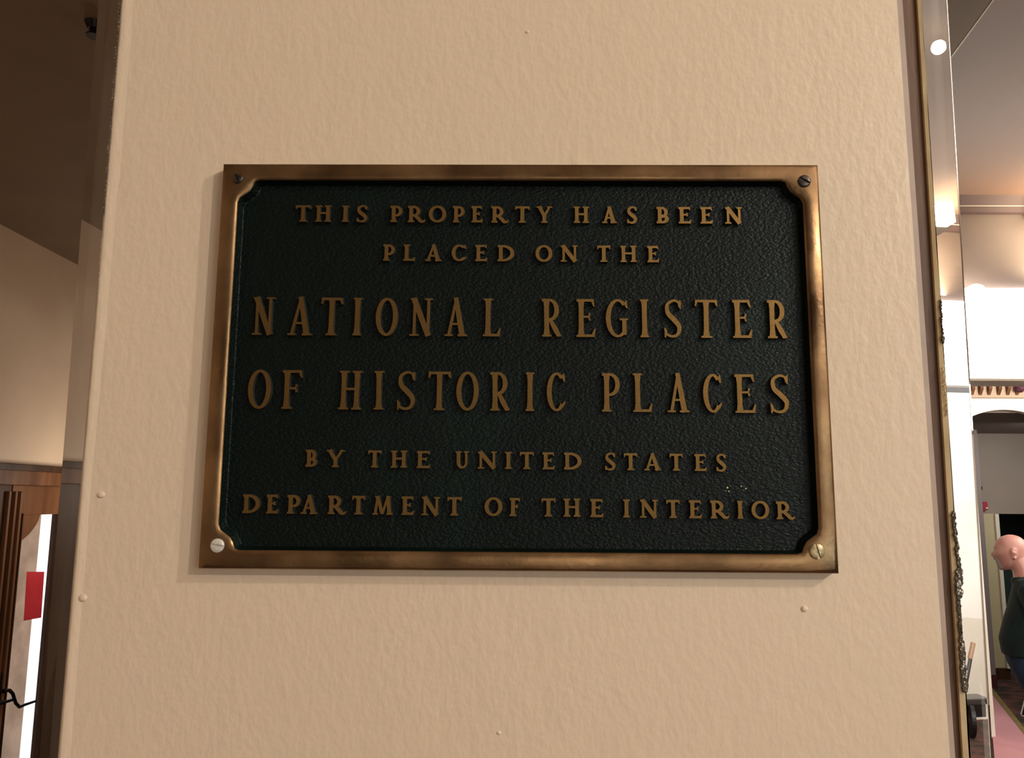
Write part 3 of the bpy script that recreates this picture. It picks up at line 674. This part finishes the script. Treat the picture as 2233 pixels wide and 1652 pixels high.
# ------------------------------------------------------------------ wheeled cart seen through the strip
q = atZ(2404, 1640, 0)
cart = empty('hand_cart', (q.x, q.y, 0), 'small grey wheeled cart with a slanting pole in front of the white wall', 'cart')
bm = bmesh.new(); tube(bm, [(.0, 0, .28), (.11, .02, .62)], .018, 10); obj('pole', bm, M_steel, cart)
bm = bmesh.new(); tube(bm, [(.10, .02, .60), (.15, .03, .73)], .022, 10); obj('grip', bm, mat('tan_grip', (196, 158, 128), .5), cart)
bm = bmesh.new(); box(bm, (-.03, -.08, .24), (.22, .1, .29), .01); obj('deck', bm, M_steel, cart)
bm = bmesh.new(); box(bm, (.02, -.05, .13), (.2, .08, .235), .01); obj('battery_box', bm, M_black, cart)
for y, nme in ((-.13, 'wheel'), (.13, 'wheel')):
    bm = bmesh.new(); R_ = .125
    bmesh.ops.create_cone(bm, cap_ends=True, segments=28, radius1=R_, radius2=R_, depth=.035, matrix=Matrix.Translation((-.01, y, R_)) @ Matrix.Rotation(math.pi/2, 4, 'X') @ Matrix.Rotation(math.radians(0), 4, 'Z'))
    bmesh.ops.rotate(bm, verts=bm.verts, cent=(-.01, y, R_), matrix=Matrix.Rotation(math.radians(65), 3, 'Z')); obj(nme, bm, M_black, cart)
bm = bmesh.new(); tube(bm, [(-.01, -.12, .125), (.05, 0, .2), (-.01, .12, .125)], .012, 8); obj('axle', bm, M_steel, cart)

# ------------------------------------------------------------------ the man
YM = 4.9
hd = atY(2206, 1211, YM)                     # head centre
K = 1.0
M_skin = mat('skin', (216, 160, 146), .45, col2=(206, 142, 128), scale=14, ramp=(.4, .7))
M_knit = mat('dark_green_sweater', (20, 36, 38), .9, col2=(28, 48, 46), scale=10, bump=.4, bscale=180)
M_jean = mat('blue_jeans', (46, 66, 96), .85, col2=(36, 52, 80), scale=16)
M_hair = mat('grey_white_beard', (186, 176, 172), .8, col2=(170, 160, 156), scale=80)
fx = -1                                      # he faces -x
man = empty('man', (hd.x, YM, .022), 'bald man with a white goatee, dark green sweater and jeans, facing left', 'person')
def V3(f, s, z): return Vector((fx*f, s, z))  # forward, sideways, up, relative to the figure's base
HZ = hd.z
def head_pos(a, s, rr, off=0):
    prof = {-180: .100, -150: .098, -120: .090, -95: .102, -80: .118, -66: .130, -58: .128, -50: .118, -42: .108, -36: .105, -31: .101, -27: .106, -21: .104, -15: .117, -10: .121, -3: .108, 6: .096, 12: .096, 18: .100, 28: .101, 45: .106, 70: .112, 90: .116, 120: .119, 150: .114, 180: .100}
    ks = sorted(prof)
    def R(a):
        for i in range(len(ks)-1):
            if ks[i] <= a <= ks[i+1]:
                t = (a-ks[i])/(ks[i+1]-ks[i]); return prof[ks[i]]*(1-t)+prof[ks[i+1]]*t
        return .1
    r = R(a); smooth_r = .101 if -60 < a < 60 else r
    w = math.exp(-(s/.24)**2) if -24 < a < 4 else math.exp(-(s/.6)**2)
    r2 = smooth_r*(1-w)+r*w if -60 < a < 60 else r
    if -75 < a <= -24: r2 *= 1-.16*min(1, abs(s))
    f, z = math.cos(math.radians(a)), math.sin(math.radians(a))
    eye = .007*math.exp(-((a-9)/6)**2)*math.exp(-((abs(s)-.38)/.12)**2)
    r2 += off-eye
    return V3(.005+f*r2*rr, s*(.078+off), HZ+z*r2*rr)
def head(bm):
    nu, nv = 60, 44; rows = []
    for j in range(1, nv):
        th = math.pi*j/nv; rows.append([bm.verts.new(head_pos(-180+360*i/nu, math.cos(th), math.sin(th))) for i in range(nu)])
    for A, B in zip(rows, rows[1:]):
        for k in range(nu): bm.faces.new((A[k], A[(k+1) % nu], B[(k+1) % nu], B[k]))
    bm.faces.new(rows[0][::-1]); bm.faces.new(rows[-1])
bm = bmesh.new(); head(bm)
for sg in (1, -1):                           # ears
    P = [V3(.0-.018+.016*math.cos(a), sg*(.079+.006*math.sin(a*2)), HZ-.006+.030*math.sin(a)) for a in [math.radians(x) for x in range(-120, 121, 24)]]
    tube(bm, P, .0075, 8); tube(bm, [V3(-.012, sg*.066, HZ-.02), V3(-.016, sg*.080, HZ+.01)], [.013, .016], 8)
tube(bm, [V3(-.035, 0, HZ-.045), V3(-.06, 0, HZ-.11), V3(-.08, 0, HZ-.18)], [(.060, .064), (.066, .072), (.085, .10)], 16)
sh = HZ-.185                                   # shoulder height
hip = HZ-.66
# torso
tor = [(-.085, sh+.03, .065, .12), (-.10, sh-.03, .09, .19), (-.095, sh-.13, .105, .19), (-.075, sh-.26, .125, .18), (-.055, sh-.38, .14, .18), (-.06, sh-.46, .135, .175), (-.085, sh-.58, .12, .165)]
tube(bm, [V3(f, 0, z) for f, z, a, b in tor], [(b, a) for f, z, a, b in tor], 20, ref=Vector((1, 0, 0)))
legs = []
for sg in (1, -1):
    st = .12*sg
    st -= .17; L = [V3(-.11, sg*.09, hip+.06), V3(-.13+st*.2, sg*.10, hip-.15), V3(-.03+st*.9, sg*.105, hip*.52), V3(-.01+st, sg*.11, hip*.3), V3(-.02+st, sg*.11, .08)]
    legs.append(L); tube(bm, L, [.095, .088, .062, .058, .042], 14)
    tube(bm, [V3(-.07+st, sg*.11, .05), V3(.02+st, sg*.115, .055), V3(.13+st, sg*.12, .035), V3(.18+st, sg*.12, .025)], [(.034, .04), (.036, .045), (.042, .03), (.03, .02)], 12)
arms = []
hands = [V3(-.12, -.245, HZ-.80), V3(-.12, .24, HZ-.82)]
for sg, hnd in ((-1, hands[0]), (1, hands[1])):
    A = [V3(-.10, sg*.17, sh-.03), V3(-.12, sg*.225, sh-.12), V3(-.17, sg*.25, sh-.30), V3(-.17, sg*.25, sh-.36), V3(-.13, sg*.245, (sh-.37+hnd.z)/2+.02), hnd]
    arms.append(A); tube(bm, A, [.06, .055, .045, .043, .036, .027], 12)
    palm = hnd+V3(.045, 0, -.025)
    tube(bm, [hnd+V3(-.01, 0, .005), hnd+V3(.03, 0, -.014), palm+V3(.02, 0, -.012)], [(.028, .018), (.04, .018), (.038, .016)], 12, ref=Vector((0, 0, 1)))
    for k, ln in enumerate((.070, .078, .074, .060)):        # four fingers curled
        o_ = V3(.05, 0, -.03)+Vector((0, (k-1.5)*.019, 0)) ; b0 = hnd+o_
        tube(bm, [b0, b0+V3(ln*.42, 0, -.016), b0+V3(ln*.62, 0, -.040), b0+V3(ln*.50, 0, -.062)], [.0095, .009, .0085, .007], 8)
    tube(bm, [hnd+V3(.015, -sg*.02, -.01), hnd+V3(.045, -sg*.045, -.02), hnd+V3(.075, -sg*.045, -.035)], [.011, .010, .008], 8)
me = remesh(bm, .0065, 3); body = link('body', me, M_skin, man)
# sweater
bm = bmesh.new()
tube(bm, [V3(f, 0, z) for f, z, a, b in tor[:-1]], [(b*1.1+.014, a*1.10+.016) for f, z, a, b in tor[:-1]], 24, ref=Vector((1, 0, 0)))
tube(bm, [V3(-.062, 0, sh+.045), V3(-.085, 0, sh-.02)], [(.080, .086), (.12, .105)], 18, ref=Vector((1, 0, 0)))
for A in arms: tube(bm, A[:-1]+[A[-2]*.25+A[-1]*.75], [.085, .078, .068, .066, .055, .045], 14)
sw_ = link('sweater', remesh(bm, .009, 5), M_knit, man); sw_['label'] = 'dark green sweater'
bm = bmesh.new(); tube(bm, [V3(-.055, 0, sh-.40), V3(-.06, 0, sh-.48), V3(-.09, 0, sh-.60), V3(-.11, 0, hip-.06)], [(.188, .150), (.186, .146), (.182, .134), (.165, .13)], 20, ref=Vector((1, 0, 0)))
for L in legs: tube(bm, L, [.115, .112, .084, .078, .074], 16)
link('jeans', remesh(bm, .01, 4), M_jean, man)['label'] = 'blue jeans'
for sg in (1, -1):
    st = .12*sg-.17; bm = bmesh.new()
    tube(bm, [V3(-.085+st, sg*.11, .055), V3(.0+st, sg*.112, .062), V3(.12+st, sg*.12, .045), V3(.20+st, sg*.12, .032)], [(.042, .052), (.046, .058), (.052, .04), (.036, .028)], 14, ref=Vector((0, 1, 0)))
    obj('shoe', bm, M_black, man, smooth=True)
# goatee: a thin shell following the chin and the upper lip
bm = bmesh.new(); lay = []
for off in (.0005, .0065):
    g_ = []
    for ia in range(19):
        a = -66+46*ia/18; wd = .42 if a < -24 else .30; row = []
        for js in range(13):
            sv = (-1+js/6)*wd; edge = max(0, 1-(abs(js-6)/6)**4)*min(1, ia/2+.15, (18-ia)/1.5+.15); mouth = 1-.85*math.exp(-((a+31)/2.2)**2)*math.exp(-(sv/.22)**2)
            row.append(bm.verts.new(head_pos(a, sv, math.sqrt(1-sv*sv), .0005+(off-.0005)*edge*mouth)))
        g_.append(row)
    lay.append(g_)
for g_ in lay:
    for A, B in zip(g_, g_[1:]):
        for k in range(12): bm.faces.new((A[k], A[k+1], B[k+1], B[k]))
me_g = bpy.data.meshes.new('goatee'); bmesh.ops.recalc_face_normals(bm, faces=bm.faces); bm.to_mesh(me_g); bm.free()
for p in me_g.polygons: p.use_smooth = True
link('goatee', me_g, M_hair, man)['label'] = 'white goatee'
M_eye = mat('eye_dark', (40, 30, 30), .2)
for sg in (1, -1):
    bm = bmesh.new(); bmesh.ops.create_uvsphere(bm, u_segments=12, v_segments=8, radius=.011); 
    for v in bm.verts: v.co += V3(.078, sg*.031, HZ+.012)
    obj('eye', bm, M_eye, man, smooth=True)
    bm = bmesh.new(); tube(bm, [V3(.092, sg*.014, HZ+.030), V3(.090, sg*.030, HZ+.034), V3(.078, sg*.046, HZ+.029)], .0035, 6); obj('eyebrow', bm, M_hair, man)
# tablet in his hand
man.rotation_euler = (0, 0, math.radians(-32)); MR = Matrix.Rotation(math.radians(-32), 3, 'Z')
tb = empty('clipboard', man.location+MR@V3(-.12, -.285, HZ-.875), 'dark clipboard with a silver edge held low by the bald man', 'clipboard')
bm = bmesh.new(); box(bm, (-.10, -.006, -.13), (.10, .006, .13), .004); o = obj('board', bm, M_iron, tb); 
bm = bmesh.new(); P = [(-.10, 0, -.13), (-.10, 0, .13), (.10, 0, .13), (.10, 0, -.13), (-.10, 0, -.13)]; tube(bm, P, .006, 8); o = obj('silver_edge', bm, mat('silver_trim', (220, 222, 226), .3, metal=.3), tb)
tb.rotation_euler = (0, math.radians(16), math.radians(-32))
print('meshes', len(bpy.data.objects))
